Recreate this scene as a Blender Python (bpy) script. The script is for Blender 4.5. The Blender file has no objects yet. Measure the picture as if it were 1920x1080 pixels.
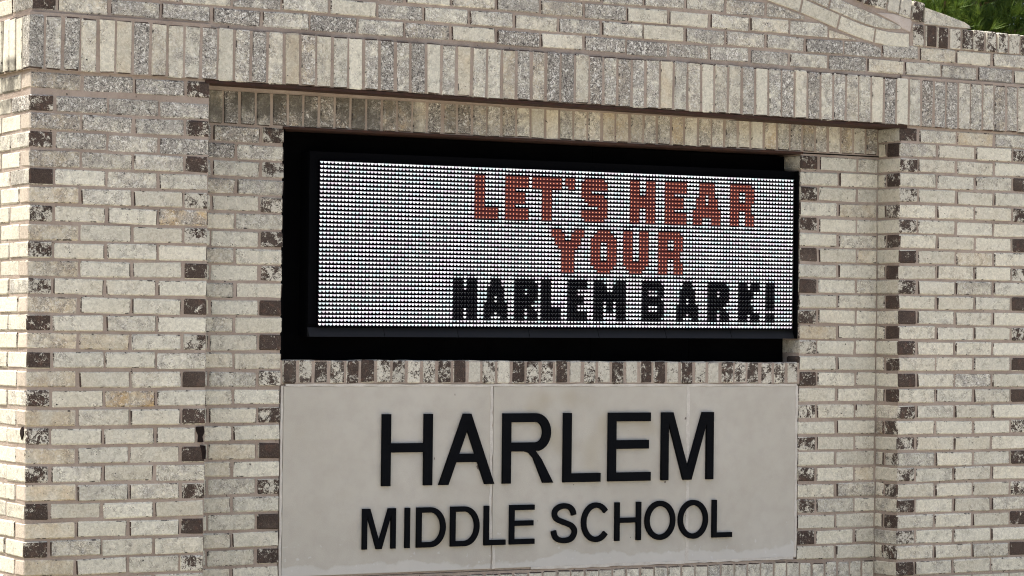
import bpy, bmesh, math, random
from mathutils import Vector, Matrix
R = math.radians
rnd = random.Random(11)
S = bpy.context.scene
COL = S.collection

# ------------------------------------------------------------------ camera
cam_d = bpy.data.cameras.new('camera'); cam = bpy.data.objects.new('camera', cam_d); COL.objects.link(cam)
cam_d.sensor_width = 36.0; cam_d.lens = 5085.2 / 1920 * 36.0
cam_d.shift_y = (542.4 - 540) / 1920
cam_d.clip_start = 0.1; cam_d.clip_end = 2000
rx, fw, up = Vector((.8665671, -.49893227, .01131606)), Vector((.49876646, .86661208, .01468079)), Vector((-.01713136, -.00707782, .9998282))
cam.matrix_world = Matrix(((rx.x, up.x, -fw.x, -3.3515), (rx.y, up.y, -fw.y, -9.3168), (rx.z, up.z, -fw.z, -.9047), (0, 0, 0, 1)))
cam_d.dof.use_dof = True; cam_d.dof.focus_distance = 10.5; cam_d.dof.aperture_fstop = 22
S.camera = cam

# ------------------------------------------------------------------ light
SUN_EL, SUN_AZ = R(66), Vector((-.94, .34))           # towards the sun: left and a little behind the sign
SUN_AZ.normalize()
sd = Vector((SUN_AZ.x * math.cos(SUN_EL), SUN_AZ.y * math.cos(SUN_EL), math.sin(SUN_EL)))
W = bpy.data.worlds.new('World'); S.world = W; W.use_nodes = True
wn = W.node_tree.nodes; wl = W.node_tree.links
sky = wn.new('ShaderNodeTexSky'); sky.sky_type = 'NISHITA'; sky.sun_disc = False
sky.sun_elevation = SUN_EL; sky.sun_rotation = math.atan2(SUN_AZ.x, SUN_AZ.y)
sky.air_density = .8; sky.dust_density = 5.0; sky.ozone_density = .4
bg = wn['Background']; wl.new(sky.outputs[0], bg.inputs[0]); bg.inputs[1].default_value = .15
sl = bpy.data.lights.new('sun', 'SUN'); sl.energy = 2.6; sl.angle = R(.53); sl.color = (1, .95, .87)
so = bpy.data.objects.new('sun', sl); COL.objects.link(so); so.location = (-10, 10, 25)
so.rotation_euler = (-sd).to_track_quat('-Z', 'Y').to_euler()
S.view_settings.view_transform = 'Standard'; S.view_settings.look = 'None'
S.view_settings.gamma = 1; S.view_settings.use_curve_mapping = False
S.view_settings.exposure = 1.28
S.cycles.filter_width = 1.1; S.cycles.max_bounces = 6; S.cycles.use_denoising = True; S.cycles.denoising_prefilter = 'NONE'; S.cycles.denoising_input_passes = 'RGB_ALBEDO_NORMAL'

# ------------------------------------------------------------------ node helpers
class NT:
    def __init__(s, name):
        s.m = bpy.data.materials.new(name); s.m.use_nodes = True
        s.t = s.m.node_tree; s.n = s.t.nodes; s.b = s.n['Principled BSDF']
        s.b.inputs['Roughness'].default_value = .9
        s.b.inputs['Specular IOR Level'].default_value = .25
    def lk(s, a, b): s.t.links.new(a, b)
    def put(s, sock, v):
        if hasattr(v, 'is_linked') or isinstance(v, bpy.types.NodeSocket): s.lk(v, sock)
        else: sock.default_value = v
    def noise(s, vec, scale, detail=3, rough=.55, dist=0.0, col=False):
        n = s.n.new('ShaderNodeTexNoise'); s.lk(vec, n.inputs['Vector'])
        n.inputs['Scale'].default_value = scale; n.inputs['Detail'].default_value = detail
        n.inputs['Roughness'].default_value = rough; n.inputs['Distortion'].default_value = dist
        return n.outputs['Color' if col else 'Fac']
    def ramp(s, v, a, b, lo=0., hi=1., smooth=True):
        n = s.n.new('ShaderNodeMapRange'); n.interpolation_type = 'SMOOTHSTEP' if smooth else 'LINEAR'
        s.put(n.inputs[0], v)
        for i, x in enumerate((a, b, lo, hi)): s.put(n.inputs[1 + i], x)
        return n.outputs[0]
    def math(s, op, a, b=0., c=0.):
        n = s.n.new('ShaderNodeMath'); n.operation = op
        s.put(n.inputs[0], a); s.put(n.inputs[1], b); s.put(n.inputs[2], c)
        return n.outputs[0]
    def mix(s, f, a, b, mode='MIX'):
        n = s.n.new('ShaderNodeMix'); n.data_type = 'RGBA'; n.blend_type = mode
        s.put(n.inputs[0], f)
        for k, v in ((6, a), (7, b)):
            if isinstance(v, tuple): v = (*v, 1)
            s.put(n.inputs[k], v)
        return n.outputs[2]
    def bump(s, h, strength, dist=.004):
        n = s.n.new('ShaderNodeBump'); n.inputs['Strength'].default_value = strength
        n.inputs['Distance'].default_value = dist; s.lk(h, n.inputs['Height'])
        s.lk(n.outputs[0], s.b.inputs['Normal'])
    def out(s, c): s.put(s.b.inputs['Base Color'], c if not isinstance(c, tuple) else (*c, 1)); return s.m

def brick_material(name, end, edge=False):
    t = NT(name)
    tc = t.n.new('ShaderNodeTexCoord'); oi = t.n.new('ShaderNodeObjectInfo')
    off = t.math('MULTIPLY', oi.outputs['Random'], 41.7)
    va = t.n.new('ShaderNodeVectorMath'); va.operation = 'ADD'
    t.lk(tc.outputs['Object'], va.inputs[0]); t.lk(off, va.inputs[1])
    v = va.outputs[0]
    sc = t.n.new('ShaderNodeSeparateColor'); t.lk(oi.outputs['Color'], sc.inputs[0])
    grey, warm, white = sc.outputs[0], sc.outputs[1], sc.outputs[2]
    fine = t.noise(v, 82, 5, .66, 1.3)
    patch = t.noise(v, 22, 3, .6, .6)
    grit = t.noise(v, 330, 3, .7)
    rv = t.ramp(oi.outputs['Random'], 0, 1, .86, 1.08, False)
    if not end:
        c = t.mix(t.noise(v, 9, 2), (.53, .508, .408), (.59, .570, .475))
        c = t.mix(t.math('MULTIPLY', warm, t.ramp(t.noise(v, 14, 3), .32, .68, .35, 1)), c, (.43, .31, .16))
        # grey fired film, in clouds
        th = t.math('SUBTRACT', .74, t.math('MULTIPLY', grey, .48))
        m = t.ramp(t.math('SUBTRACT', patch, th), -.06, .16)
        c = t.mix(t.math('MULTIPLY', m, t.ramp(grey, 0, 1, .25, .66)), c, t.mix(t.noise(v, 30, 2), (.265, .238, .205), (.285, .28, .268)))
        # crackle: thin dark worm lines where two noise values cross
        ln = t.math('ABSOLUTE', t.math('SUBTRACT', fine, .5))
        vein = t.ramp(ln, .010, .05, 1, 0)
        pm = t.ramp(t.math('SUBTRACT', t.noise(v, 30, 3, .6), t.math('SUBTRACT', .61, t.math('MULTIPLY', grey, .30))), -.05, .12)
        c = t.mix(t.math('MULTIPLY', t.math('MULTIPLY', vein, pm), t.ramp(grey, 0, 1, .7, .85)), c, (.085, .074, .066))
        # pepper: pits of dark slip, denser where the film is
        f2 = t.noise(v, 92, 4, .66, 1.6)
        pt = t.math('SUBTRACT', .70, t.math('MULTIPLY', grey, t.math('MULTIPLY_ADD', m, .09, .08)))
        c = t.mix(t.math('MULTIPLY', t.ramp(t.math('SUBTRACT', f2, pt), -.015, .035), .9), c, (.062, .055, .05))
        # pale flecks and black pits
        fl = t.math('MULTIPLY', t.ramp(t.noise(v, 98, 3, .6, 1.0), .555, .61), t.math('MULTIPLY', grey, .95))
        c = t.mix(fl, c, (.68, .665, .60))
        c = t.mix(t.ramp(t.noise(v, 75, 2, .5), .735, .765), c, (.035, .03, .028))
    else:
        c = t.mix(t.noise(v, 16, 3), (.026, .019, .014), (.060, .041, .031))
        c = t.mix(t.ramp(grit, .42, .75), c, (.115, .088, .072))
        c = t.mix(t.ramp(t.noise(v, 40, 3, .6), .5, .75, 0, .6), c, (.11, .062, .045))
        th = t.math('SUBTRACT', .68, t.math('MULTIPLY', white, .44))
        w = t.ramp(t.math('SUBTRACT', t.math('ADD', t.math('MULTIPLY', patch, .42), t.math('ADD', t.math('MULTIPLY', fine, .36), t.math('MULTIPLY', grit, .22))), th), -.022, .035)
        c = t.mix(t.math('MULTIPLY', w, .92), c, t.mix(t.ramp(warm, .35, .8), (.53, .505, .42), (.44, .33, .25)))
    gp = t.n.new('ShaderNodeNewGeometry'); sp = t.n.new('ShaderNodeSeparateXYZ'); t.lk(gp.outputs['Position'], sp.inputs[0])
    soot = t.math('MULTIPLY', t.ramp(sp.outputs[2], -.20, -.10), t.math('MULTIPLY', t.ramp(sp.outputs[0], 2.35, 1.3), t.math('MULTIPLY', t.ramp(sp.outputs[1], .10, .13), t.ramp(sp.outputs[2], .08, .05))))
    soot = t.math('MULTIPLY', soot, t.ramp(t.noise(gp.outputs['Position'], 9, 4, .65), .33, .58))
    c = t.mix(t.math('MULTIPLY', soot, .85), c, (.085, .078, .062))
    rain = t.math('MULTIPLY', t.ramp(t.noise(gp.outputs['Position'], 3.1, 4, .6), .52, .72), .30)
    c = t.mix(rain, c, t.mix(.5, c, (.25, .22, .18)))
    if edge:                                            # arris: slip pits, chips, and shadow lines of open joints painted dark
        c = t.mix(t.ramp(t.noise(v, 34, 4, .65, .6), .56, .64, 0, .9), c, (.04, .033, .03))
    c = t.mix(1.0, c, rv, 'MULTIPLY')
    c = t.mix(1.0, c, t.ramp(fine, .32, .68, .78, 1.12), 'MULTIPLY')  # relief shading painted into the colour as mottling
    t.bump(t.math('ADD', t.math('MULTIPLY', fine, .8), t.math('ADD', t.math('MULTIPLY', patch, .6), t.math('MULTIPLY', grit, .35))), .75, .0045)
    return t.out(c)

def mottled(name, a, b, scale=12, rough=.9, bump=.3, spec=.25, metal=0.0, grit=220, dist=.003):
    t = NT(name); tc = t.n.new('ShaderNodeNewGeometry'); v = tc.outputs['Position']
    n1 = t.noise(v, scale, 5, .6); n2 = t.noise(v, grit, 3, .6)
    c = t.mix(t.ramp(n1, .3, .7), a, b)
    c = t.mix(t.ramp(n2, .25, .8, 0, .35), c, tuple(x * .55 for x in a))
    t.bump(t.math('ADD', n1, t.math('MULTIPLY', n2, .5)), bump, dist)
    t.b.inputs['Roughness'].default_value = rough; t.b.inputs['Specular IOR Level'].default_value = spec
    t.b.inputs['Metallic'].default_value = metal
    return t.out(c)

def mortar_material():
    t = NT('mortar'); g = t.n.new('ShaderNodeNewGeometry'); v = g.outputs['Position']
    n1 = t.noise(v, 5, 4, .6); n2 = t.noise(v, 160, 4, .7); n3 = t.noise(v, 45, 3, .6, .5)
    c = t.mix(t.ramp(n1, .3, .7), (.255, .205, .163), (.345, .288, .236))
    c = t.mix(t.ramp(n3, .45, .75, 0, .6), c, (.25, .19, .15))
    c = t.mix(t.ramp(n2, .5, .75, 0, .45), c, (.40, .34, .28))
    c = t.mix(t.ramp(t.noise(v, 60, 2), .70, .76), c, (.05, .04, .035))
    t.bump(t.math('ADD', n2, t.math('MULTIPLY', n3, 1.5)), .7, .005)
    return t.out(c)

def stone_material():
    t = NT('limestone'); g = t.n.new('ShaderNodeNewGeometry'); v = g.outputs['Position']
    n1 = t.noise(v, 2.2, 4, .6); n2 = t.noise(v, 14, 4, .6); n3 = t.noise(v, 260, 3, .6)
    c = t.mix(t.ramp(n1, .3, .7), (.372, .350, .296), (.410, .390, .338))
    c = t.mix(t.ramp(n2, .35, .75, 0, .35), c, (.30, .275, .235))
    c = t.mix(t.ramp(n3, .35, .75, 0, .22), c, (.40, .38, .34))
    # lime bloom creeping up from the bottom edge, and a few spatters
    sx = t.n.new('ShaderNodeSeparateXYZ'); t.lk(v, sx.inputs[0])
    low = t.ramp(sx.outputs[2], -1.872, -1.775)
    b = t.ramp(t.math('SUBTRACT', t.math('MULTIPLY_ADD', t.noise(v, 2.1, 2), 1.15, t.math('MULTIPLY', t.noise(v, 13, 4, .6), .55)), t.math('MULTIPLY', low, .55)), .56, .66)
    c = t.mix(t.math('MULTIPLY', b, .36), c, (.53, .53, .51))
    low2 = t.ramp(sx.outputs[2], -1.86, -1.60)
    sp = t.ramp(t.math('SUBTRACT', t.noise(v, 38, 3, .55), t.math('MULTIPLY', low2, .12)), .645, .68)
    c = t.mix(t.math('MULTIPLY', sp, .4), c, (.52, .52, .51))
    c = t.mix(t.ramp(t.noise(v, 27, 1), .765, .785), c, (.12, .10, .09))
    c = t.mix(t.ramp(t.noise(v, 3.3, 2, .5), .60, .74, 0, .5), c, (.30, .265, .185))
    t.bump(t.math('ADD', n3, n2), .18, .003); t.b.inputs['Roughness'].default_value = .85
    return t.out(c)

def emit(name, col, strength):
    t = NT(name); t.b.inputs['Base Color'].default_value = (.02, .02, .02, 1)
    t.b.inputs['Emission Color'].default_value = (*col, 1); t.b.inputs['Emission Strength'].default_value = strength
    return t.m

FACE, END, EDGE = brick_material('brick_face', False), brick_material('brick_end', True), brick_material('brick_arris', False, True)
MORTAR, STONE = mortar_material(), stone_material()
FILLET = mottled('smeared_mortar', (.40, .34, .29), (.48, .43, .38), 18, .95, .6)
CAULK = mottled('caulk', (.52, .495, .44), (.43, .40, .35), 30, .9, .6)
RUST = mottled('rusty_steel', (.042, .015, .007), (.022, .010, .006), 25, .75, .5, .3)
BLACKLET = mottled('black_letter_paint', (.0022, .0026, .0036), (.0032, .0038, .005), 8, .8, .05, .06)
NICHE = mottled('black_lining', (.0012, .0012, .0014), (.0022, .0022, .0024), 6, .9, .1, .02)
CABINET = mottled('black_cabinet', (.0010, .0011, .0016), (.0014, .0016, .0022), 5, .8, .05, .04)
LIP = mottled('grey_black_trim', (.0075, .0078, .0085), (.0095, .0098, .0105), 9, .65, .05, .2)  # lighter than the cabinet: sky light on the lip put into the colour
PCB = mottled('led_face', (.0012, .0012, .0024), (.002, .0018, .003), 40, .9, .1, .02)
VOID = mottled('dark_hole', (.012, .008, .007), (.02, .014, .012), 60, 1, .5, .1)

# ------------------------------------------------------------------ object helpers
def link(name, me, parent=None, loc=(0, 0, 0), rot=None):
    o = bpy.data.objects.new(name, me); COL.objects.link(o); o.location = loc
    if rot: o.rotation_euler = rot
    if parent: o.parent = parent
    return o
def thing(name, label, cat, loc=(0, 0, 0), group=None):
    o = bpy.data.objects.new(name, None); COL.objects.link(o); o.location = loc
    o.empty_display_size = .2
    o['label'] = label; o['category'] = cat
    if group: o['group'] = group
    return o
def mesh_of(bm, name, mats):
    me = bpy.data.meshes.new(name); bm.normal_update(); bm.to_mesh(me); bm.free()
    for m in (mats if isinstance(mats, (list, tuple)) else [mats]): me.materials.append(m)
    return me
def add_box(bm, x0, x1, y0, y1, z0, z1, mi=0):
    v = [bm.verts.new(p) for p in ((x0, y0, z0), (x1, y0, z0), (x1, y1, z0), (x0, y1, z0), (x0, y0, z1), (x1, y0, z1), (x1, y1, z1), (x0, y1, z1))]
    for f in ((0, 3, 2, 1), (4, 5, 6, 7), (0, 1, 5, 4), (1, 2, 6, 5), (2, 3, 7, 6), (3, 0, 4, 7)):
        bm.faces.new([v[i] for i in f]).material_index = mi
def boxes(name, lst, mat, parent, bevel=0):
    bm = bmesh.new()
    for b in lst: add_box(bm, *b)
    if bevel: bmesh.ops.bevel(bm, geom=bm.edges[:], offset=bevel, segments=1, affect='EDGES')
    return link(name, mesh_of(bm, name, mat), parent)
def prism_bm(poly, y0, y1, ch=.003):
    """polygon in x/z standing from y0 (front, edge chamfered) back to y1"""
    bm = bmesh.new(); n = len(poly)
    if sum(poly[i][0] * poly[(i + 1) % n][1] - poly[(i + 1) % n][0] * poly[i][1] for i in range(n)) < 0: poly = poly[::-1]
    cx = sum(p[0] for p in poly) / n; cz = sum(p[1] for p in poly) / n
    def inset(p):
        d = math.hypot(p[0] - cx, p[1] - cz); k = max(0, 1 - ch * 1.3 / max(d, 1e-6)); return (cx + (p[0] - cx) * k, cz + (p[1] - cz) * k)
    A = [bm.verts.new((*((inset(p))[:1]), y0, inset(p)[1])) for p in poly] if ch else [bm.verts.new((p[0], y0, p[1])) for p in poly]
    B = [bm.verts.new((p[0], y0 + ch, p[1])) for p in poly] if ch else A
    C = [bm.verts.new((p[0], y1, p[1])) for p in poly]
    bm.faces.new(A); bm.faces.new(C[::-1])
    for i in range(n):
        j = (i + 1) % n
        if ch: bm.faces.new((A[i], B[i], B[j], A[j]))
        bm.faces.new((B[i], C[i], C[j], B[j]))
    bmesh.ops.recalc_face_normals(bm, faces=bm.faces)
    return bm

# ------------------------------------------------------------------ bricks
CACHE = {}
def brick_mesh(dx, dy, dz, axis, var):
    key = (round(dx, 3), round(dy, 3), round(dz, 3), axis, var)
    if key in CACHE: return CACHE[key]
    r = random.Random(hash(key) & 0xffff)
    bm = bmesh.new(); add_box(bm, -dx / 2, dx / 2, -dy / 2, dy / 2, -dz / 2, dz / 2)
    bmesh.ops.bevel(bm, geom=bm.edges[:], offset=r.uniform(.0034, .0052), segments=1, affect='EDGES')
    for v in bm.verts: v.co += Vector([r.uniform(-.0018, .0018) for _ in range(3)])
    bm.normal_update()
    for f in bm.faces:
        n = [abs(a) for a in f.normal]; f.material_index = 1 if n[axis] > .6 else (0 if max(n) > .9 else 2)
        f.smooth = False
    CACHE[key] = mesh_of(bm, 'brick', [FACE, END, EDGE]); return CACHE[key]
def brick(name, parent, x0, x1, y0, y1, z0, z1, axis, color, tilt=0.0):
    me = brick_mesh(x1 - x0, y1 - y0, z1 - z0, axis, rnd.randrange(5))
    j = lambda a: rnd.uniform(-a, a)
    o = link(name, me, parent, ((x0 + x1) / 2 + j(.0020), (y0 + y1) / 2 + j(.0018), (z0 + z1) / 2 + j(.0019)), (j(.006), tilt + j(.009), j(.007)))
    o.color = (*color, 1)
    return o
def cut_brick(name, parent, poly, y0, y1, color):
    cx = sum(p[0] for p in poly) / len(poly); cz = sum(p[1] for p in poly) / len(poly)
    bm = prism_bm([(p[0] - cx, p[1] - cz) for p in poly], y0, y1)
    o = link(name, mesh_of(bm, 'cut_brick', [FACE, END]), parent, (cx, 0, cz)); o.color = (*color, 1); return o
cl = lambda v, a=0., b=1.: max(a, min(b, v))
def tone(x, z, warm=None):
    """grey film, warm tint, whitewash of the ends"""
    g = .26 + .62 * cl((z + .52) / .45)
    if x > 2.4: g = .20 + .45 * cl((z - .1) / .15)
    g = cl(g + rnd.gauss(0, .16), .02, .97)
    w = warm if warm is not None else (rnd.uniform(.3, .75) if rnd.random() < .05 else rnd.uniform(0, .18))
    return (g, w, rnd.uniform(.16, .47))

C8, BH = .203200 / 3, .0572
KN = ((0, -.0123), (7, -.0038), (14, .0096), (20, .0014), (27, .0052), (36, 0))
def zr(k):
    for (a, va), (b, vb) in zip(KN, KN[1:]):
        if k <= b or b == 36: return -k * C8 + va + (vb - va) * cl((k - a) / (b - a))
XL, XR, XC, D = 1.0785, 3.5195, 3.938, .1496
XE = XC + .73
GROUND = -2.46

sign = thing('brick_sign', 'cream brick school sign wall with two piers, stone name panel and curved top', 'sign', (2.33, .3, GROUND))
sign_inv = Matrix.Translation((-2.33, -.3, -GROUND))
def part(o):                                             # children keep world coordinates
    return o
def sub(name, bm, mat):
    o = link(name, mesh_of(bm, name, mat), sign); o.location = (-2.33, -.3, -GROUND); return o

def core(name, lst, label=None):
    bm = bmesh.new()
    for b in lst: add_box(bm, *b)
    o = sub(name, bm, MORTAR)
    if label: o['label'] = label
    return o
pierL = core('pier', [(.0045, .7005, .0045, .70, GROUND, .0125), (-.0055, .7005, -.0055, .70, .0126, .2190), (.0045, .7005, .0045, .70, .2191, .3405)], 'left brick pier with a sunlit return side')
pierR = core('pier', [(XC + .0045, XE, .0045, .70, GROUND, -.004), (XC + .0046, XE + .006, -.0055, .70, -.0039, .2080), (XC + .0046, XE, .0045, .70, .2081, .3405)], 'right brick pier with dark header bricks at its edge')
panel = core('recessed_wall', [(.7006, XL - .0045, D + .0045, .55, GROUND, -.137), (XR + .0045, XC + .0044, D + .0045, .55, GROUND, -.131),
    (.7006, XC + .0044, D + .0045, .55, -.1368, -.012), (XL - .0044, XR + .0044, D + .0045, .55, GROUND, -1.876),
    (XL - .0044, XR + .0044, D + .0125, .55, -1.8759, -1.1245), (XL - .0044, XR + .0044, D + .0005, .55, -1.1244, -1.0355),
    (XL - .0044, XR + .0044, D + .26, .55, -1.0354, -.1369),
    (.7006, XC + .0045, .012, .55, .0135, .1999), (.7006, XC + .0045, .10, .55, -.0119, .0134)])

# --- piers: every brick from the cap down to below the picture; deeper courses joined
low_bm = bmesh.new()
def low(x0, x1, y0, y1, z0, z1):
    v0 = len(low_bm.verts); add_box(low_bm, x0, x1, y0, y1, z0, z1)
LAST = 28
for k in range(0, 36):
    if zr(k) - BH < GROUND: continue
    for side in (0, 1):
        p, X, s = ((pierL, 0., 1.0), (pierR, XC, 1.04))[side]
        zt = zr(k) if k else (.0015, -.0165)[side]; zb = zt - BH
        L, H = .1937 * s, .0921 * s
        header_first = (k % 2 == 1) if side == 0 else (k % 2 == 0)
        lay = []
        if header_first: lay = [(0, H, 'h')] + [(.1016 * s + i * .2032 * s, .1016 * s + i * .2032 * s + L, 's') for i in range(3)]
        else: lay = [(i * .2032 * s, i * .2032 * s + L, 's') for i in range(3)] + [(.6096 * s, .6096 * s + H, 'h')]
        for i, (a, b, kind) in enumerate(lay):
            x0, x1 = X + a, X + b
            if k > LAST: low(x0, x1, 0, .09, zb, zt); continue
            c = tone(x0, zt)
            first, last = i == 0, i == len(lay) - 1
            if kind == 'h':
                brick('corner_brick' if first or last else 'header_brick', p, x0, x1, 0, .1937, zb, zt, 1, (c[0], c[1], rnd.uniform(.16, .47)))
            else:
                if side == 0 and first: c = (c[0], .55, rnd.uniform(.8, .98))       # its end faces the sunny side, sunlit paleness painted into the colour
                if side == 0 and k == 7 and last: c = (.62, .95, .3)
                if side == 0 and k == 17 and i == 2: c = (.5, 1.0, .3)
                if side == 0 and k == 19 and last: x1 -= .040                        # broken corner
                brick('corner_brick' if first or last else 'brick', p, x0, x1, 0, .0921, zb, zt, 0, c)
        # return sides
        if side == 0:
            y = .2032 if header_first else .1016
            n = 0
            while y < .69:
                y1 = min(y + .1937, .70)
                if n == 0 and k <= LAST: brick('brick', p, 0, .0921, y, y1, zb, zt, 1, (cl(tone(0, -1)[0] - .1), .08, .5))
                else: low(0, .09, y, y1, zb, zt)
                y += .2032; n += 1
        elif not header_first and k <= LAST:
            brick('cut_brick', p, XC, XC + .0921, .1005, D + .006, zb, zt, 1, tone(XC, zt, .2 if k != 19 else 1.))
# --- the recessed wall left and right of the niche
for k in range(2, 29):
    zt = zr(k); zb = zt - BH
    if k > 27: continue
    y0, y1 = D, D + .0921
    if k % 2 == 0:
        brick('corner_brick', panel, XL - .0921, XL, D, D + .1937, zb, zt, 1, (.4, .3, rnd.uniform(.16, .47)))
        brick('brick', panel, XL - .2953, XL - .1016, y0, y1, zb, zt, 0, tone(XL, zt))
        brick('cut_brick', panel, .705, XL - .3048, y0, y1, zb, zt, 0, tone(XL, zt))
        brick('corner_brick', panel, XR, XR + .0921, D, D + .1937, zb, zt, 1, (.4, .2, rnd.uniform(.16, .47)))
        brick('brick', panel, XR + .1022, XR + .2990, y0, y1, zb, zt, 0, tone(XR, zt))
        brick('cut_brick', panel, XR + .3090, XC - .005, y0, y1, zb, zt, 0, tone(XR, zt, rnd.choice((.1, .1, .5))))
    else:
        brick('corner_brick', panel, XL - .1937, XL, y0, y1, zb, zt, 0, tone(XL, zt))
        brick('brick', panel, .7065, XL - .2032, y0, y1, zb, zt, 0, tone(XL, zt, rnd.uniform(.1, .45)))
        brick('corner_brick', panel, XR, XR + .1985, y0, y1, zb, zt, 0, tone(XR, zt))
        brick('brick', panel, XR + .2085, XC - .006, y0, y1, zb, zt, 0, tone(XR, zt))
# --- soldier course across piers and panel, and the short one over the niche
sold_z = lambda x: .0127 - .0048 * x
n = 0; x = -.010
while x < XE + .01:
    w = .0575
    z0 = sold_z(x) + .002
    g = cl(rnd.gauss(.62, .22), .05, .97)
    if rnd.random() < .18: g = .1
    brick('soldier_brick', panel if .7 < x < XC - .03 else (pierL if x < 1 else pierR), x, x + w, -.010, .055, z0, .2085 - .0026 * x, 2,
          (g, rnd.choice((.05, .05, .1, .2, .45)), .2))
    x += .0677; n += 1
for i in range(9):
    y = .0605 + i * .0677
    brick('soldier_brick', pierL, -.0150, .06, y, y + .0575, sold_z(0) + .002, sold_z(0) + .1955, 2, (.12, .1, .2))
x = XC - .006
while x - .0575 > .70:
    z0 = -.1355 + (x - .85) * .0024
    if x - .0575 > .705:
        d = cl(1 - abs(x - 1.35) / .9)
        brick('soldier_brick', panel, x - .0575, x, D, D + .0921, z0, z0 + .126, 2, (cl(.5 + .5 * d + rnd.gauss(0, .15), .05, 1), cl(.15 + .35 * d + rnd.choice((0, 0, .15, .5))), .2))
    x -= .0677
# --- rowlock sill, and the soldier course under the stone
n = 36; pitch = (XR - XL) / n
for i in range(n):
    x0 = XL + i * pitch + .005
    brick('rowlock_brick', panel, x0, x0 + pitch - .010, D - .003, D + .17, -1.1225, -1.0335, 1, (.5, .12, cl(rnd.gauss(.42, .13), .1, .7) if i != 12 else 1.))
x = .712
while x < XC - .06:
    brick('soldier_brick', panel, x, x + .0575, D - .002, D + .09, -2.078, -1.886 if XL - .01 < x < XR - .03 else -1.8955, 2, (cl(rnd.gauss(.4, .15)), .06, .2))
    low(x, x + .0575, D - .002, D + .09, -2.28, -2.088)
    x += .06729
me = mesh_of(low_bm, 'lower_brickwork', FACE); lo = link('lower_brickwork', me, sign, (-2.33, -.3, -GROUND)); lo.color = (.3, .1, .3, 1); lo['kind'] = 'stuff'

# --- lintels
def slope_box(name, x0, x1, y0, y1, zf, th, mat):
    bm = bmesh.new(); add_box(bm, x0, x1, y0, y1, -th, 0)
    for v in bm.verts: v.co.z += zf(v.co.x)
    return sub(name, bm, mat)
slope_box('steel_lintel', .684, XC + .035, -.0035, D + .003, lambda x: sold_z(x) + .0005, .010, RUST)['label'] = 'rusty steel lintel under the long soldier course'
slope_box('steel_lintel', XL - .004, XR + .012, D - .0015, D + .19, lambda x: -.1362 + (x - .85) * .0024, .009, RUST)['label'] = 'rusty steel lintel over the dark niche'

bm = bmesh.new(); add_box(bm, .7006, XC + .0045, -.0055, .0118, .003, .208)
for v in bm.verts: v.co.z += .0127 - .0045 * v.co.x - .0127 * (v.co.z > .1)
sub('mortar_bed', bm, MORTAR)
# --- curved gable
LOWC = [(2.334, .605), (2.55, .602), (2.8, .580), (3.0, .543), (3.2068, .492), (3.3995, .4475), (3.5113, .4155), (3.6241, .3825), (3.738, .3535), (3.8528, .3365), (3.93, .3335), (4.0, .3345)]
def cz(x):
    x = abs(x - 2.334) + 2.334
    for i in range(len(LOWC) - 1):
        if x <= LOWC[i + 1][0]:
            p0 = LOWC[max(0, i - 1)]; p1, p2 = LOWC[i], LOWC[i + 1]; p3 = LOWC[min(len(LOWC) - 1, i + 2)]
            u = (x - p1[0]) / (p2[0] - p1[0]); h = p2[0] - p1[0]
            m1 = (p2[1] - p0[1]) / max(1e-6, p2[0] - p0[0]); m2 = (p3[1] - p1[1]) / (p3[0] - p1[0])
            return (2*u**3-3*u*u+1)*p1[1] + (u**3-2*u*u+u)*h*m1 + (-2*u**3+3*u*u)*p2[1] + (u**3-u*u)*h*m2
    return LOWC[-1][1]
def offs(x, d):
    s = (cz(x + .004) - cz(x - .004)) / .008; l = math.hypot(1, s)
    return (x - s / l * d, cz(x) + d / l)
XG0, XG1 = 2.334 - 1.655, 2.334 + 1.655
def capb(x):                                            # underside of the sloping cap
    x = abs(x - 2.334) + 2.334
    if x > 3.68: return .519 + (x - 3.68) * -.197
    return cz(x) + .153 * math.sqrt(1 + ((cz(x + .004) - cz(x - .004)) / .008) ** 2)
prof = [(XG0 - .07, .30)] + [(XG0 - .07, capb(XG0 - .07) + .03)] + [(XG0 - .07 + i * (XG1 - XG0 + .14) / 60, capb(XG0 - .07 + i * (XG1 - XG0 + .14) / 60) + .04) for i in range(61)] + [(XG1 + .07, .30)]
bmg = bmesh.new()
b2 = prism_bm([(.7007, .2)] + [(.7007, .3404)] + prof[1:-1] + [(XC, .3404), (XC, .2)], .0048, .42, 0)
gable = sub('gable', b2, MORTAR); gable['label'] = 'curved brick gable rising between the piers'
bmg.free()
core_low = None
def clip(poly, px, pz, nx, nz):
    out = []
    for i in range(len(poly)):
        a, b = poly[i], poly[(i + 1) % len(poly)]
        da, db = (a[0] - px) * nx + (a[1] - pz) * nz, (b[0] - px) * nx + (b[1] - pz) * nz
        if da <= 0: out.append(a)
        if (da <= 0) != (db <= 0):
            t = da / (da - db); out.append((a[0] + (b[0] - a[0]) * t, a[1] + (b[1] - a[1]) * t))
    return out
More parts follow.
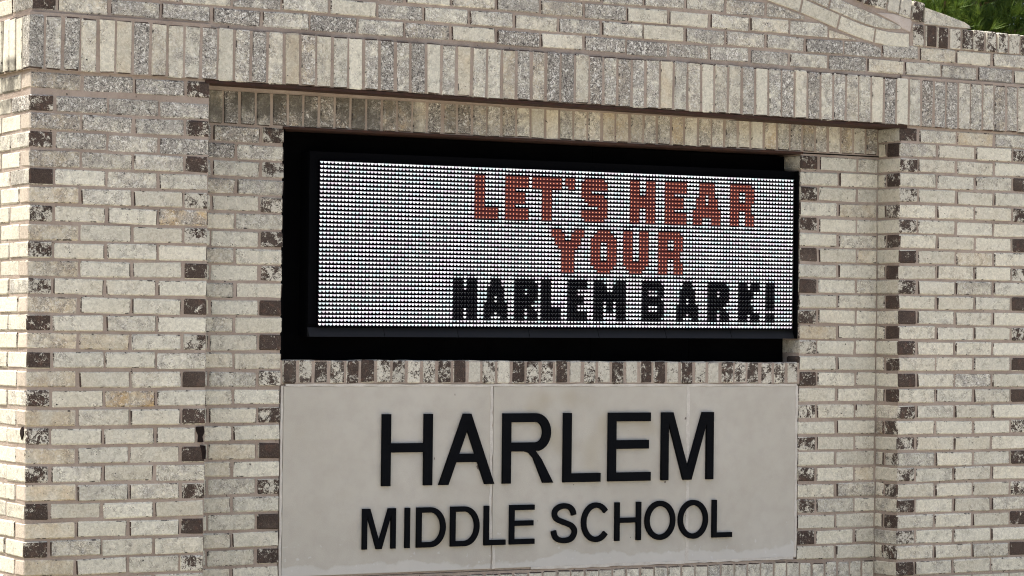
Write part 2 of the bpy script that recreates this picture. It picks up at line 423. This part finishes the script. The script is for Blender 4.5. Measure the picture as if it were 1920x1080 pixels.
for r in range(0, 6):
    base = .2275 + r * .0670
    x = (.1016 if r % 2 == 0 else -.020) - .2032 * (0 if r < 2 else 0)
    if r % 2 == 0: spans = [(0., .0921)]
    else: spans = []
    while x < XE - .02:
        spans.append((max(x, 0), min(x + .1937, XE))); x += .2032
    for a, b in spans:
        z0 = base - .0032 * a; z1 = z0 + .0575
        if b - a < .03: continue
        c = (cl(rnd.gauss(.68, .17), .1, .97), rnd.choice((.03, .08, .15, .3)), .3)
        if rnd.random() < .15: c = (.22, .15, .3)
        own = gable if .7 < a < XC else (pierL if a < 1 else pierR)
        if r >= 2 and not (XG0 < a and b < XG1): continue
        ca, cb = cz(a) - .008, cz(b) - .008
        if r < 2 and (a < XG0 or b > XG1 or min(ca, cb, cz((a + b) / 2) - .008) > z1):
            brick('corner_brick' if (a == 0. and r % 2 == 0) else 'brick', own, a, b, 0, .1937 if b - a < .1 else .0921, z0, z1, 1 if a == 0. and b < .1 else 0, c); continue
        if min(ca, cb) > z1: brick('brick', own, a, b, 0, .0921, z0, z1, 0, c); continue
        poly = [(a, z0), (b, z0), (b, z1), (a, z1)]
        for t in (.1, .35, .65, .9):
            xm = a + (b - a) * t; s = (cz(xm + .004) - cz(xm - .004)) / .008
            # only the tangents that really cross the brick at their own place
            if z0 - .02 < cz(xm) - .008 < z1 + .02 or t in (.35, .65): poly = clip(poly, xm, cz(xm) - .009, -s, 1)
            if len(poly) < 3: break
        if len(poly) >= 3:
            ar = abs(sum(poly[i][0] * poly[(i + 1) % len(poly)][1] - poly[(i + 1) % len(poly)][0] * poly[i][1] for i in range(len(poly)))) / 2
            if ar > .0006: cut_brick('cut_brick', own, poly, 0, .09, c)
for r in (0, 1):
    z0 = .2275 + r * .0670; y = .2032 if r == 0 else .1016
    while y < .68:
        brick('brick', pierL, 0, .0921, y, min(y + .1937, .699), z0, z0 + .0575, 1, (.2, .1, .3)); y += .2032
# two bent courses of stretchers under the cap
def bent(x_end, sgn, d0, d1, step, count, cfun, taper=None):
    x = x_end
    for i in range(count):
        a, b = x - step + .010, x
        if a < 2.334: a = 2.334 + .005
        if b - a < .02: break
        P = [a + (b - a) * t / 3 for t in range(4)]
        lo_, hi_ = [offs(p, d0) for p in P], [offs(p, d1) for p in P]
        poly = lo_ + hi_[::-1]
        if taper and i == 0: poly = taper
        if sgn < 0: poly = [(4.668 - p[0], p[1]) for p in poly]
        cut_brick('brick', gable, poly, -.001, .09, cfun())
        s = (cz(a) - cz(a - .02)) / .02
        x = a - .010
for sgn in (1, -1):
    bent(3.983, sgn, .001, .060, .196, 9, lambda: (cl(rnd.gauss(.14, .08), .02, .5), .12, .3))
    bent(3.925, sgn, .0685, .124, .20, 9, lambda: (cl(rnd.gauss(.75, .1), .1, .95), .1, .3),
         [(3.744, .4225), (3.80, .412), (3.87, .407), (3.935, .412), (3.938, .421), (3.90, .434), (3.84, .453), (3.746, .477)])
    # sloping cap of rowlocks
    x = 4.058
    i = 0
    while x > 2.40:
        s = (capb(x) - capb(x - .06)) / .06
        w, h = .0575, .083
        cx_, cz_ = x - w / 2, capb(x - w / 2) + h / 2 + .004
        X_ = cx_ if sgn > 0 else 4.668 - cx_
        brick('rowlock_brick', gable, X_ - w / 2, X_ + w / 2, -.004, .19, cz_ - h / 2, cz_ + h / 2, 1, (.5, .1, cl(rnd.gauss(.40, .12), 0, .8) if i != 2 else .95), -math.atan(s) * .8 * sgn)
        x -= .0668 * math.cos(math.atan(s)); i += 1
    poly = [(4.064, .4415), (4.322, .4385), (4.316, .450), (4.29, .463), (4.18, .490), (4.066, .514)]
    cut_brick('cut_brick', pierR if sgn > 0 else pierL, poly if sgn > 0 else [(4.668 - p[0], p[1]) for p in poly], -.003, .19, (.5, .12, .3))
    x = 4.004
    while x < XE + .01:
        X_ = x if sgn > 0 else 4.668 - x - .0575
        zt = .4365 - (x - 4.0) * .012
        brick('rowlock_brick', pierR if sgn > 0 else pierL, X_, X_ + .0575, -.004, .19, .3445 - (x - 4) * .004, zt, 1, (.5, .1, cl(rnd.gauss(.42, .12), 0, .8)))
        x += .0672
core_cap = sub('cap_mortar', prism_bm([(3.985, .3406), (XE - .004, .3406), (XE - .004, .424), (4.31, .430), (4.29, .446), (4.05, .45), (3.985, .44)], .0030, .5, 0), MORTAR)
core_cap2 = sub('cap_mortar', prism_bm([(4.668 - p[0], p[1]) for p in [(3.985, .3406), (XE - .004, .3406), (XE - .004, .424), (4.31, .430), (4.29, .446), (4.05, .45), (3.985, .44)]], .0030, .5, 0), MORTAR)
fil = sub('mortar_fillet', prism_bm([(3.80, .474), (3.90, .440), (3.945, .414), (3.99, .400), (3.998, .447), (3.99, .458), (3.90, .476)], -.0005, .06, .004), FILLET)

for o in [pierL, pierR, panel, gable]:
    for c in o.children: pass

# --- chipped places
def chip(poly, y, parent=sign, plane='y'):
    o = sub('chipped_hole', prism_bm(poly, y, y + .006, 0), VOID); o['label'] = 'dark chipped hole in the brickwork'
chip([(.6635, -1.281), (.694, -1.279), (.698, -1.30), (.690, -1.318), (.694, -1.338), (.672, -1.338), (.674, -1.312), (.666, -1.298)], -.0015)
chip([(.682, -1.349), (.702, -1.351), (.7045, -1.376), (.703, -1.401), (.690, -1.401), (.688, -1.378)], -.0025)
bm = bmesh.new()
vs = [bm.verts.new((-.0022, .030 + a, -1.297 + b)) for a, b in ((0, .021), (.016, .010), (.020, -.004), (.004, -.026), (-.016, -.006), (-.012, .012))]
bm.faces.new(vs)
ex = bmesh.ops.extrude_face_region(bm, geom=bm.faces[:]); bmesh.ops.translate(bm, vec=(.006, 0, 0), verts=[v for v in ex['geom'] if isinstance(v, bmesh.types.BMVert)])
bmesh.ops.recalc_face_normals(bm, faces=bm.faces)
o = sub('chipped_hole', bm, VOID); o['label'] = 'dark chip on the sunlit side of the left pier'

# ------------------------------------------------------------------ stone name panel and letters
SZ0, SZ1 = -1.8665, -1.1335
bm = bmesh.new(); add_box(bm, XL + .002, XR - .002, D + .006, D + .05, SZ0 - .006, SZ1 + .006)
name_panel = sub('name_panel', bm, MORTAR); name_panel['label'] = 'pale stone name panel under the display'
cuts = [XL + .010, 2.0165, 2.9550, XR - .009]
for a, b in zip(cuts, cuts[1:]):
    bm = bmesh.new(); add_box(bm, a + .0021, b - .0021, D + .001, D + .045, SZ0, SZ1)
    bmesh.ops.bevel(bm, geom=bm.edges[:], offset=.0022, segments=1, affect='EDGES')
    link('stone_slab', mesh_of(bm, 'stone_slab', STONE), name_panel)
def wobble_strip(x0, x1, z0, z1, w, y, n=24):
    bm = bmesh.new(); L = []; vert = abs(z1 - z0) > abs(x1 - x0)
    for i in range(n + 1):
        t = i / n; x = x0 + (x1 - x0) * t; z = z0 + (z1 - z0) * t
        a, b = w * rnd.uniform(.25, .6), w * rnd.uniform(.25, .6)
        L.append(((x - a, z), (x + b, z)) if vert else ((x, z - a), (x, z + b)))
    A = [[bm.verts.new((p[0], y, p[1])) for p in pr] for pr in L]
    Bv = [[bm.verts.new((p[0], y + .004, p[1])) for p in pr] for pr in L]
    for i in range(n):
        for P, fl in ((A, 0), (Bv, 1)):
            bm.faces.new((P[i][0], P[i][1], P[i + 1][1], P[i + 1][0]))
        for k in (0, 1): bm.faces.new((A[i][k], A[i + 1][k], Bv[i + 1][k], Bv[i][k]))
    for i in (0, n): bm.faces.new((A[i][0], A[i][1], Bv[i][1], Bv[i][0]))
    bmesh.ops.recalc_face_normals(bm, faces=bm.faces)
    return link('caulk_joint', mesh_of(bm, 'caulk_joint', CAULK), name_panel)
wobble_strip(2.009, 2.009, SZ0 + .10, SZ1, .014, D - .0003)
wobble_strip(2.0265, 2.024, SZ0, SZ0 + .10, .014, D - .0003, 8)
wobble_strip(2.953, 2.953, SZ0, SZ1, .017, D - .0003)
wobble_strip(XL + .005, XL + .005, SZ0, SZ1, .011, D - .0003)
wobble_strip(XR - .009, XR - .009, SZ0, SZ1, .014, D - .0003)
wobble_strip(XL + .02, XR - .01, SZ1 + .003, SZ1 + .003, .011, D - .0008, 60)
wobble_strip(2.2, XR - .02, SZ0 - .003, SZ0 - .003, .013, D - .0008, 40)

def lerp(a, b, t): return a + (b - a) * t
def arc(cx, cz_, rx_, rz_, a0, a1, n=20): return [(cx + rx_ * math.cos(R(lerp(a0, a1, i / n))), cz_ + rz_ * math.sin(R(lerp(a0, a1, i / n)))) for i in range(n + 1)]
def ribbon(pts, s):
    a, b = [], []
    for i, p in enumerate(pts):
        q0, q1 = pts[max(0, i - 1)], pts[min(len(pts) - 1, i + 1)]
        dx, dz = q1[0] - q0[0], q1[1] - q0[1]; l = math.hypot(dx, dz)
        a.append((p[0] - dz / l * s / 2, p[1] + dx / l * s / 2)); b.append((p[0] + dz / l * s / 2, p[1] - dx / l * s / 2))
    return a + b[::-1]
def catmull(P, n=5):
    out = []
    for i in range(len(P) - 1):
        p0, p1, p2, p3 = P[max(0, i - 1)], P[i], P[i + 1], P[min(len(P) - 1, i + 2)]
        for k in range(n):
            t = k / n
            out.append(tuple(.5 * (2 * p1[j] + (p2[j] - p0[j]) * t + (2 * p0[j] - 5 * p1[j] + 4 * p2[j] - p3[j]) * t * t + (-p0[j] + 3 * p1[j] - 3 * p2[j] + p3[j]) * t ** 3) for j in (0, 1)))
    return out + [P[-1]]
def glyph(ch, x0, x1, z0, z1, s):
    w, h, b = x1 - x0, z1 - z0, s * .94
    q = lambda u, v: (x0 + u, z0 + v)
    if ch == 'I': return [[q(0, 0), q(w, 0), q(w, h), q(0, h)]]
    if ch == 'L': return [[q(0, 0), q(w, 0), q(w, b), q(s, b), q(s, h), q(0, h)]]
    if ch == 'H':
        m = h * .53
        return [[q(0, 0), q(s, 0), q(s, m - b / 2), q(w - s, m - b / 2), q(w - s, 0), q(w, 0), q(w, h), q(w - s, h), q(w - s, m + b / 2), q(s, m + b / 2), q(s, h), q(0, h)]]
    if ch == 'E':
        m = h * .535
        return [[q(0, 0), q(w, 0), q(w, b), q(s, b), q(s, m - b / 2), q(w * .95, m - b / 2), q(w * .95, m + b / 2), q(s, m + b / 2), q(s, h - b), q(w * .99, h - b), q(w * .99, h), q(0, h)]]
    if ch == 'A':
        sa = s * 1.12; t = s * .46; c = w / 2
        def edge(v): return lerp(0, c - t * 1.0, v / h)                   # outer left edge
        zb, zt_ = h * .315, h * .435
        iL = lambda v: edge(v) + sa
        apex = h * (1 - .0) - sa * 1.15 / (c / h) * .5
        av = h - sa * .9
        outer = [q(0, 0), q(sa, 0), q(iL(zb), zb), q(w - iL(zb), zb), q(w - sa, 0), q(w, 0), q(c + t, h), q(c - t, h)]
        k = (c - sa) / ((c - t) / h)
        return [outer, [q(iL(zt_), zt_), q(w - iL(zt_), zt_), q(c, min(k, h * .93))]]
    if ch == 'M':
        tv = s * 1.22; c = w / 2
        n = s * .62
        return [[q(0, 0), q(s * .93, 0), q(s * .93, h * .84), q(c - n * .86, 0), q(c + n * .86, 0), q(w - s * .93, h * .84), q(w - s * .93, 0), q(w, 0), q(w, h), q(w - s * 1.5, h), q(c, h * .20), q(s * 1.5, h), q(0, h)]]
    if ch == 'D':
        st = w * .48
        o = [q(0, 0)] + [(x0 + a, z0 + v) for a, v in arc(st, h / 2, w - st, h / 2, -90, 90)] + [q(0, h)]
        i = [q(s, b)] + [(x0 + a, z0 + v) for a, v in arc(st, h / 2, w - st - s, h / 2 - b, -90, 90)] + [q(s, h - b)]
        return [o, i]
    if ch == 'O':
        return [[(x0 + a, z0 + v) for a, v in arc(w / 2, h / 2, w / 2, h / 2, 0, 351, 39)], [(x0 + a, z0 + v) for a, v in arc(w / 2, h / 2, w / 2 - s, h / 2 - s, 0, 351, 39)]]
    if ch == 'C':
        c = arc(w * .52, h / 2, w * .52 - s / 2, h / 2 - s / 2, 38, 322, 30)
        return [ribbon([(x0 + a, z0 + v) for a, v in c], s)]
    if ch == 'S':
        P = [(.96, .73), (.90, .87), (.73, .97), (.50, 1.0), (.25, .965), (.08, .87), (.05, .74), (.15, .63), (.36, .56), (.62, .495), (.86, .42), (1.0, .29), (.955, .14), (.80, .035), (.54, 0), (.27, .025), (.08, .12), (0, .29)]
        return [ribbon(catmull([q(s / 2 + u * (w - s), s / 2 + v * (h - s)) for u, v in P]), s)]
    if ch == 'R':
        bw = w * .945; r0 = h * .545 - b                                      # bowl: from r0 up to h
        cr = (h - (h * .455)) / 2; cc = h - cr; st = bw - cr * .92
        o = [q(0, 0), q(s, 0), q(s, h * .455)] + [q(w * .42, h * .455), q(w * .52, h * .43), q(w * .60, h * .36), q(w - s * 1.25, 0), q(w, 0), q(w * .76, h * .345), q(w * .66, h * .445), q(w * .64, h * .462)]
        o += [(x0 + a, z0 + v) for a, v in arc(st, cc, bw - st, cr, -78, 90, 16)] + [q(0, h)]
        i = [q(s, h * .455 + b)] + [(x0 + a, z0 + v) for a, v in arc(st, cc, bw - st - s, cr - b, -90, 90, 16)] + [q(s, h - b)]
        return [o, i]
def letter(ch, x0, x1, z0, z1, s, size):
    cu = bpy.data.curves.new('letter', 'CURVE'); cu.dimensions = '2D'; cu.fill_mode = 'BOTH'
    for spl in glyph(ch, x0, x1, z0, z1, s):
        sp = cu.splines.new('POLY'); sp.points.add(len(spl) - 1); sp.use_cyclic_u = True
        for p, c in zip(sp.points, spl): p.co = (c[0], c[1], 0, 1)
    cu.extrude = .0055; cu.bevel_depth = .0012; cu.bevel_resolution = 0; cu.offset = -.0012
    tmp = bpy.data.objects.new('tmp', cu); COL.objects.link(tmp)
    dg = bpy.context.evaluated_depsgraph_get()
    me = bpy.data.meshes.new_from_object(tmp.evaluated_get(dg)); bpy.data.objects.remove(tmp)
    me.transform(Matrix.Translation((0, D - .0060, 0)) @ Matrix.Rotation(R(90), 4, 'X'))
    me.materials.clear(); me.materials.append(BLACKLET)
    o = link('letter', me, name_panel); o['label'] = '%s raised black letter %s' % (size, ch)
for ch, a, b in (('H', 1.5128, 1.7372), ('A', 1.767, 2.0195), ('R', 2.057, 2.2945), ('L', 2.341, 2.5195), ('E', 2.556, 2.764), ('M', 2.816, 3.077)):
    letter(ch, a, b, -1.5258, -1.2435, .0385, 'large')
for ch, a, b in (('M', 1.4313, 1.5777), ('I', 1.619, 1.6405), ('D', 1.6703, 1.8008), ('D', 1.8228, 1.9542), ('L', 1.9758, 2.0744), ('E', 2.093, 2.2093), ('S', 2.2883, 2.4101), ('C', 2.4319, 2.5664), ('H', 2.5928, 2.7197), ('O', 2.7395, 2.8892), ('O', 2.9049, 3.0532), ('L', 3.0746, 3.1751)):
    e = .0022 if ch in 'SCO' else 0
    letter(ch, a, b, -1.7708 - e, -1.6125 + e, .0222, 'small')

# ------------------------------------------------------------------ niche lining
bm = bmesh.new()
for i in range(5):                                                                 # back boards with seams
    q = (XR - XL - .0015) / 5; add_box(bm, XL + .0005 + i * q + .001, XL + .0005 + (i + 1) * q - .001, D + .118, D + .25, -1.0332, -.1455)
add_box(bm, XL + .0006, XL + .010, D + .010, D + .1179, -1.0332, -.1455)
sub('niche_lining', bm, NICHE)

# ------------------------------------------------------------------ LED display
disp = thing('led_display', 'black framed LED message board showing red and black words in the brick niche', 'message board', (2.362, .24, -.937))
def dpart(name, bm, mat, parent=None, kind=None):
    o = link(name, mesh_of(bm, name, mat), parent or disp)
    if not parent: o.location = (-2.362, -.24, .937)
    if kind: o['kind'] = kind
    return o
ROLL = .0047
def zroll(bm):
    for v in bm.verts: v.co.z += (v.co.x - 2.362) * ROLL
cx0, cx1, cz0, cz1 = 1.2050, XR - .003, -.9375, -.2180
bm = bmesh.new(); add_box(bm, cx0, cx1, .192, D + .1175, cz0, cz1); bmesh.ops.bevel(bm, geom=bm.edges[:], offset=.003, segments=1, affect='EDGES'); zroll(bm)
cab = dpart('cabinet', bm, CABINET)
bm = bmesh.new()                                                                   # bezel: four bars, the lower one slanting
add_box(bm, cx0, 1.2425, .184, .1918, cz0 + .048, cz1)
add_box(bm, 1.2425, cx1, .184, .1918, -.2500, cz1)
zroll(bm); dpart('bezel', bm, CABINET)
bm = bmesh.new(); add_box(bm, XR - .0085, XR - .0025, .157, .1835, cz0, cz1); zroll(bm); dpart('side_flange', bm, CABINET)
nseg = 7; sw = (cx1 - cx0) / nseg
for i in range(nseg):
    bm = bmesh.new(); a, b = cx0 + i * sw + .0012, cx0 + (i + 1) * sw - .0012
    add_box(bm, a, b, .170, .1917, cz0, cz0 + .036)
    for v in bm.verts:
        if v.co.y < .18 and v.co.z > cz0 + .02: v.co.y = .188
    zroll(bm); dpart('bottom_trim', bm, LIP)
LX0, LX1, LZ0, LZ1 = 1.2435, 3.4990, -.8985, -.2525
bm = bmesh.new(); add_box(bm, LX0 - .002, LX1 + .002, .1745, .1915, LZ0 - .001, LZ1 + .002); zroll(bm)
face = dpart('led_panel', bm, PCB)
NC, NR = 144, 40
pw, ph = (LX1 - LX0) / NC, (LZ1 - LZ0) / NR
grid = [[0] * NC for _ in range(NR)]
F = {
'L': ['111....'] * 8 + ['1111111'] * 3,
'E': ['1111111'] * 3 + ['111....'] + ['111111.'] * 3 + ['111....'] + ['1111111'] * 3,
'T': ['111111111'] * 3 + ['...111...'] * 8,
"'": ['111', '111', '.11'] + ['...'] * 8,
'S': ['.111111.', '11111111', '11111111', '111.....', '1111111.', '.1111111', '..111111', '.....111', '11111111', '11111111', '.111111.'],
'H': ['111..111'] * 4 + ['11111111'] * 3 + ['111..111'] * 4,
'A': ['..11111..'] * 3 + ['..11.11..', '.111.111.', '.111.111.', '.1111111.', '111111111', '111111111', '111...111', '111...111'],
'R': ['1111111.', '11111111', '111..111', '111..111', '111..111', '1111111.', '1111111.', '111..11.', '111..111', '111..111', '111..111'],
'Y': ['111....111', '1111..1111', '.111..111.', '.11111111.', '..111111..', '...1111...'] + ['...1111...'] * 5,
'O': ['..1111..', '.111111.', '11111111'] + ['111..111'] * 5 + ['11111111', '.111111.', '..1111..'],
'U': ['111..111'] * 8 + ['11111111', '.111111.', '..1111..'],
'h': ['111.111'] * 3 + ['1111111'] * 4 + ['111.111'] * 3,
'a': ['..111..', '..111..', '.11111.', '.11111.', '.11.11.', '.11.11.', '1111111', '1111111', '111.111', '11...11'],
'r': ['111111.', '1111111', '111.111', '111.111', '1111111', '111111.', '11111..', '111.11.', '111.111', '111.111'],
'l': ['111...'] * 7 + ['111111'] * 3,
'e': ['111111', '111111', '111...', '111...', '11111.', '11111.', '111...', '111...', '111111', '111111'],
'm': ['111....111', '1111..1111', '1111..1111', '1111111111', '1111111111', '111.11.111', '111.11.111', '111.11.111', '111....111', '111....111'],
'b': ['111111.', '1111111', '11...11', '11...11', '111111.', '1111111', '11...11', '11...11', '1111111', '111111.'],
'k': ['111.111', '111.111', '11111..', '11111..', '1111...', '1111...', '11111..', '11111..', '111.111', '111.111'],
'!': ['111'] * 6 + ['111', '...', '111', '111'],
}
def put(ch, col, row, val):
    for r_, line in enumerate(F[ch]):
        for c_, px in enumerate(line):
            if px == '1' and 0 <= col + c_ < NC: grid[row + r_][col + c_] = val
for ch, c_ in zip("LET'S", (44, 53, 61, 71, 76)): put(ch, c_, 2, 1)
for ch, c_ in zip("HEAR", (91, 102, 111, 123)): put(ch, c_, 2, 1)
for ch, c_ in zip("YOUR", (67, 79, 89, 100)): put(ch, c_, 15, 1)
for ch, c_ in zip("harlem", (38, 47, 56, 64, 72, 80)): put(ch, c_, 28, 2)
for ch, c_ in zip("bark!", (95, 106, 116, 126, 135)): put(ch, c_, 28, 2)
LW = [emit('led_white', (1., .985, 1.), .56), emit('led_white_warm', (1., .88, .97), .42), emit('led_white_cool', (.84, .97, 1.), .46), emit('led_red_core', (1., .36, .22), .72), emit('led_red_glow', (1., .022, .012), .026), mottled('led_off_lens_glint', (.2, .2, .21), (.16, .16, .17), 9, .3, 0, .5)]
bm = bmesh.new(); bmr = bmesh.new(); bmo = bmesh.new()
def poly(b, cx_, cz_, pts, y, mi): b.faces.new([b.verts.new((cx_ + u * pw, y, cz_ + v * ph)) for u, v in pts]).material_index = mi
TRI = [(-.48, .30), (-.48, .10), (-.13, -.20), (.13, -.20), (.48, .10), (.48, .30)]
TRI = [(-.43, .30), (-.43, .12), (-.12, -.22), (.12, -.22), (.43, .12), (.43, .30)]
SM = [(-.40, .24), (-.30, .05), (-.10, -.16), (.10, -.16), (.30, .05), (.40, .24)]
for r_ in range(NR):
    for c_ in range(NC):
        x_ = LX0 + (c_ + .5) * pw; z_ = LZ1 - (r_ + .5) * ph + (x_ - 2.362) * ROLL
        g = grid[r_][c_]; y_ = .1722
        if g == 0:
            nb = [grid[q][c_] for q in (r_ - 1, r_ + 1) if 0 <= q < NR]
            half = any(nb)
            mi = rnd.choices((0, 1, 2), (5, 2, 2))[0]
            poly(bm, x_, z_, SM if half else TRI, y_, mi)
        elif g == 1:
            poly(bmr, x_, z_, [(-.5, .46), (-.5, -.46), (.5, -.46), (.5, .46)], y_ + .0012, 1)
            poly(bmr, x_, z_ - .02 * ph, [(.16 * math.cos(a * math.pi / 3), .16 * math.sin(a * math.pi / 3)) for a in range(6)], y_ - .0003, 0)
        else:
            for u, v in ((-.22, .12), (.22, .12), (0, -.16)):  # grey specks: sun and sky glints on unlit lenses, painted in
                poly(bmo, x_ + u * pw, z_ + v * ph, [(0, .09), (-.1, 0), (0, -.09), (.1, 0)], y_, 0)
for b_, nm, ms in ((bm, 'lit_white_pixels', LW[:3]), (bmr, 'lit_red_pixels', LW[3:5]), (bmo, 'unlit_pixels', LW[5:])):
    dpart(nm, b_, ms, None, 'stuff')
bm = bmesh.new()
for r_ in range(NR + 1):
    z_ = LZ1 - r_ * ph + .02 * ph
    add_box(bm, LX0, LX1, .1705, .1744, z_ - .0009, z_ + .0009)
zroll(bm); dpart('louvre_blades', bm, PCB, None, 'stuff')

# ------------------------------------------------------------------ put the sign's bricks in world place
for o in (pierL, pierR, panel, gable, name_panel):
    pass

# ------------------------------------------------------------------ ground and pines
bm = bmesh.new(); s = 600
v = [bm.verts.new(p) for p in ((-s, -s, 0), (s, -s, 0), (s, s, 0), (-s, s, 0))]; bm.faces.new(v)
g = link('ground', mesh_of(bm, 'ground', mottled('dry_lawn', (.20, .18, .09), (.27, .23, .14), .8, 1, .3, .05, 0, 30)), None, (0, 0, GROUND)); g['kind'] = 'structure'
bm = bmesh.new(); add_box(bm, -30, 30, -12.5, -.9, -.05, .03)  # unseen pale slab, added to bounce light onto the shaded front
g = link('bounce_pavement', mesh_of(bm, 'bounce_pavement', mottled('bounce_concrete', (.44, .41, .35), (.51, .48, .42), 1.2, .95, .3, .2)), None, (0, 0, GROUND)); g['kind'] = 'structure'

def leaf_mat(name, a, b, c):
    t = NT(name); gm = t.n.new('ShaderNodeNewGeometry'); v = gm.outputs['Position']
    col = t.mix(t.ramp(t.noise(v, 2.6, 3), .35, .65), a, b)
    col = t.mix(t.ramp(t.noise(v, 8, 2), .5, .70), col, c)
    t.b.inputs['Roughness'].default_value = .6; t.out(col)
    tr = t.n.new('ShaderNodeBsdfTranslucent'); t.lk(col, tr.inputs['Color'])
    mx = t.n.new('ShaderNodeMixShader'); mx.inputs[0].default_value = .28
    t.lk(t.b.outputs[0], mx.inputs[1]); t.lk(tr.outputs[0], mx.inputs[2])
    t.lk(mx.outputs[0], t.n['Material Output'].inputs['Surface'])
    return t.m
BARK = mottled('pine_bark', (.10, .065, .045), (.16, .11, .08), 14, .95, .8)
def pine(loc, height, rad, label, seed, mat, tufts):
    r = random.Random(seed)
    t = thing('pine_tree', label, 'tree', loc, 'pine trees behind the sign')
    bm = bmesh.new()
    def tube(p, q, r0, r1, n=7):
        d = (q - p).normalized(); a = d.orthogonal().normalized(); b = d.cross(a)
        rings = [[bm.verts.new(c + (a * math.cos(2 * math.pi * i / n) + b * math.sin(2 * math.pi * i / n)) * rr) for i in range(n)] for c, rr in ((p, r0), (q, r1))]
        for i in range(n): bm.faces.new((rings[0][i], rings[0][(i + 1) % n], rings[1][(i + 1) % n], rings[1][i]))
    pts = [Vector((r.uniform(-.1, .1) * i / 3, r.uniform(-.1, .1) * i / 3, height * .95 * i / 8)) for i in range(9)]
    for i in range(8): tube(pts[i], pts[i + 1], .17 * (1 - i / 8.5) + .02, .17 * (1 - (i + 1) / 8.5) + .02)
    tips = []
    nb = 64
    for i in range(nb):
        h = height * (.16 + .82 * (i + r.random()) / nb); f = (h / height - .16) / .84
        L = rad * (math.sin(min(1, f * 1.9 + .35) * math.pi / 2) * (1 - f) ** .6 + .12) * r.uniform(.75, 1.15)
        a = i * 2.399 + r.uniform(-.4, .4)
        base = Vector((0, 0, h)); prev = base; dirv = Vector((math.cos(a), math.sin(a), r.uniform(.05, .35)))
        for k in range(4):
            nx_ = prev + dirv * L / 4 + Vector((0, 0, .03 * k)); tube(prev, nx_, .045 * (1 - k / 4.5), .045 * (1 - (k + 1) / 4.5), 5)
            tips.append((prev.copy(), nx_.copy(), k)); prev = nx_
    link('trunk', mesh_of(bm, 'trunk', BARK), t)
    verts, faces = [], []
    for _ in range(tufts):
        p, q, k = tips[r.randrange(len(tips))]
        if k == 0 and r.random() < .6: continue
        c = p.lerp(q, r.random()) + Vector((r.gauss(0, .17), r.gauss(0, .17), r.gauss(.03, .13)))
        ax = Vector((c.x, c.y, 0)).normalized() * .5 + Vector((r.gauss(0, .35), r.gauss(0, .35), .75 + r.gauss(0, .3))); ax.normalize()
        for _n in range(17):
            d = (ax + Vector((r.gauss(0, .42), r.gauss(0, .42), r.gauss(0, .36)))).normalized()
            ln = r.uniform(.11, .21); s_ = d.orthogonal().normalized() * .0068
            s_.rotate(Matrix.Rotation(r.uniform(0, 6.28), 3, d))
            m = c + d * ln; i0 = len(verts)
            verts += [c - s_, c + s_, m + Vector((0, 0, -.01))]; faces.append((i0, i0 + 1, i0 + 2))
    me = bpy.data.meshes.new('crown'); me.from_pydata([tuple(v_) for v_ in verts], [], faces); me.materials.append(mat)
    link('crown', me, t)
LF1 = leaf_mat('pine_needles_light', (.045, .085, .014), (.085, .145, .022), (.15, .215, .035))
LF2 = leaf_mat('pine_needles_dark', (.025, .05, .011), (.045, .085, .016), (.07, .12, .022))
pine((13.9, 12.3, GROUND), 9.5, 2.6, 'bright green pine nearest the right end of the sign', 3, LF1, 17000)
pine((19.9, 18.7, GROUND), 11.5, 3.6, 'darker tall pine standing behind the bright one', 8, LF2, 24000)
pine((25.5, 18.5, GROUND), 10.0, 3.0, 'dark pine at the far right beyond the sign', 5, LF2, 9000)
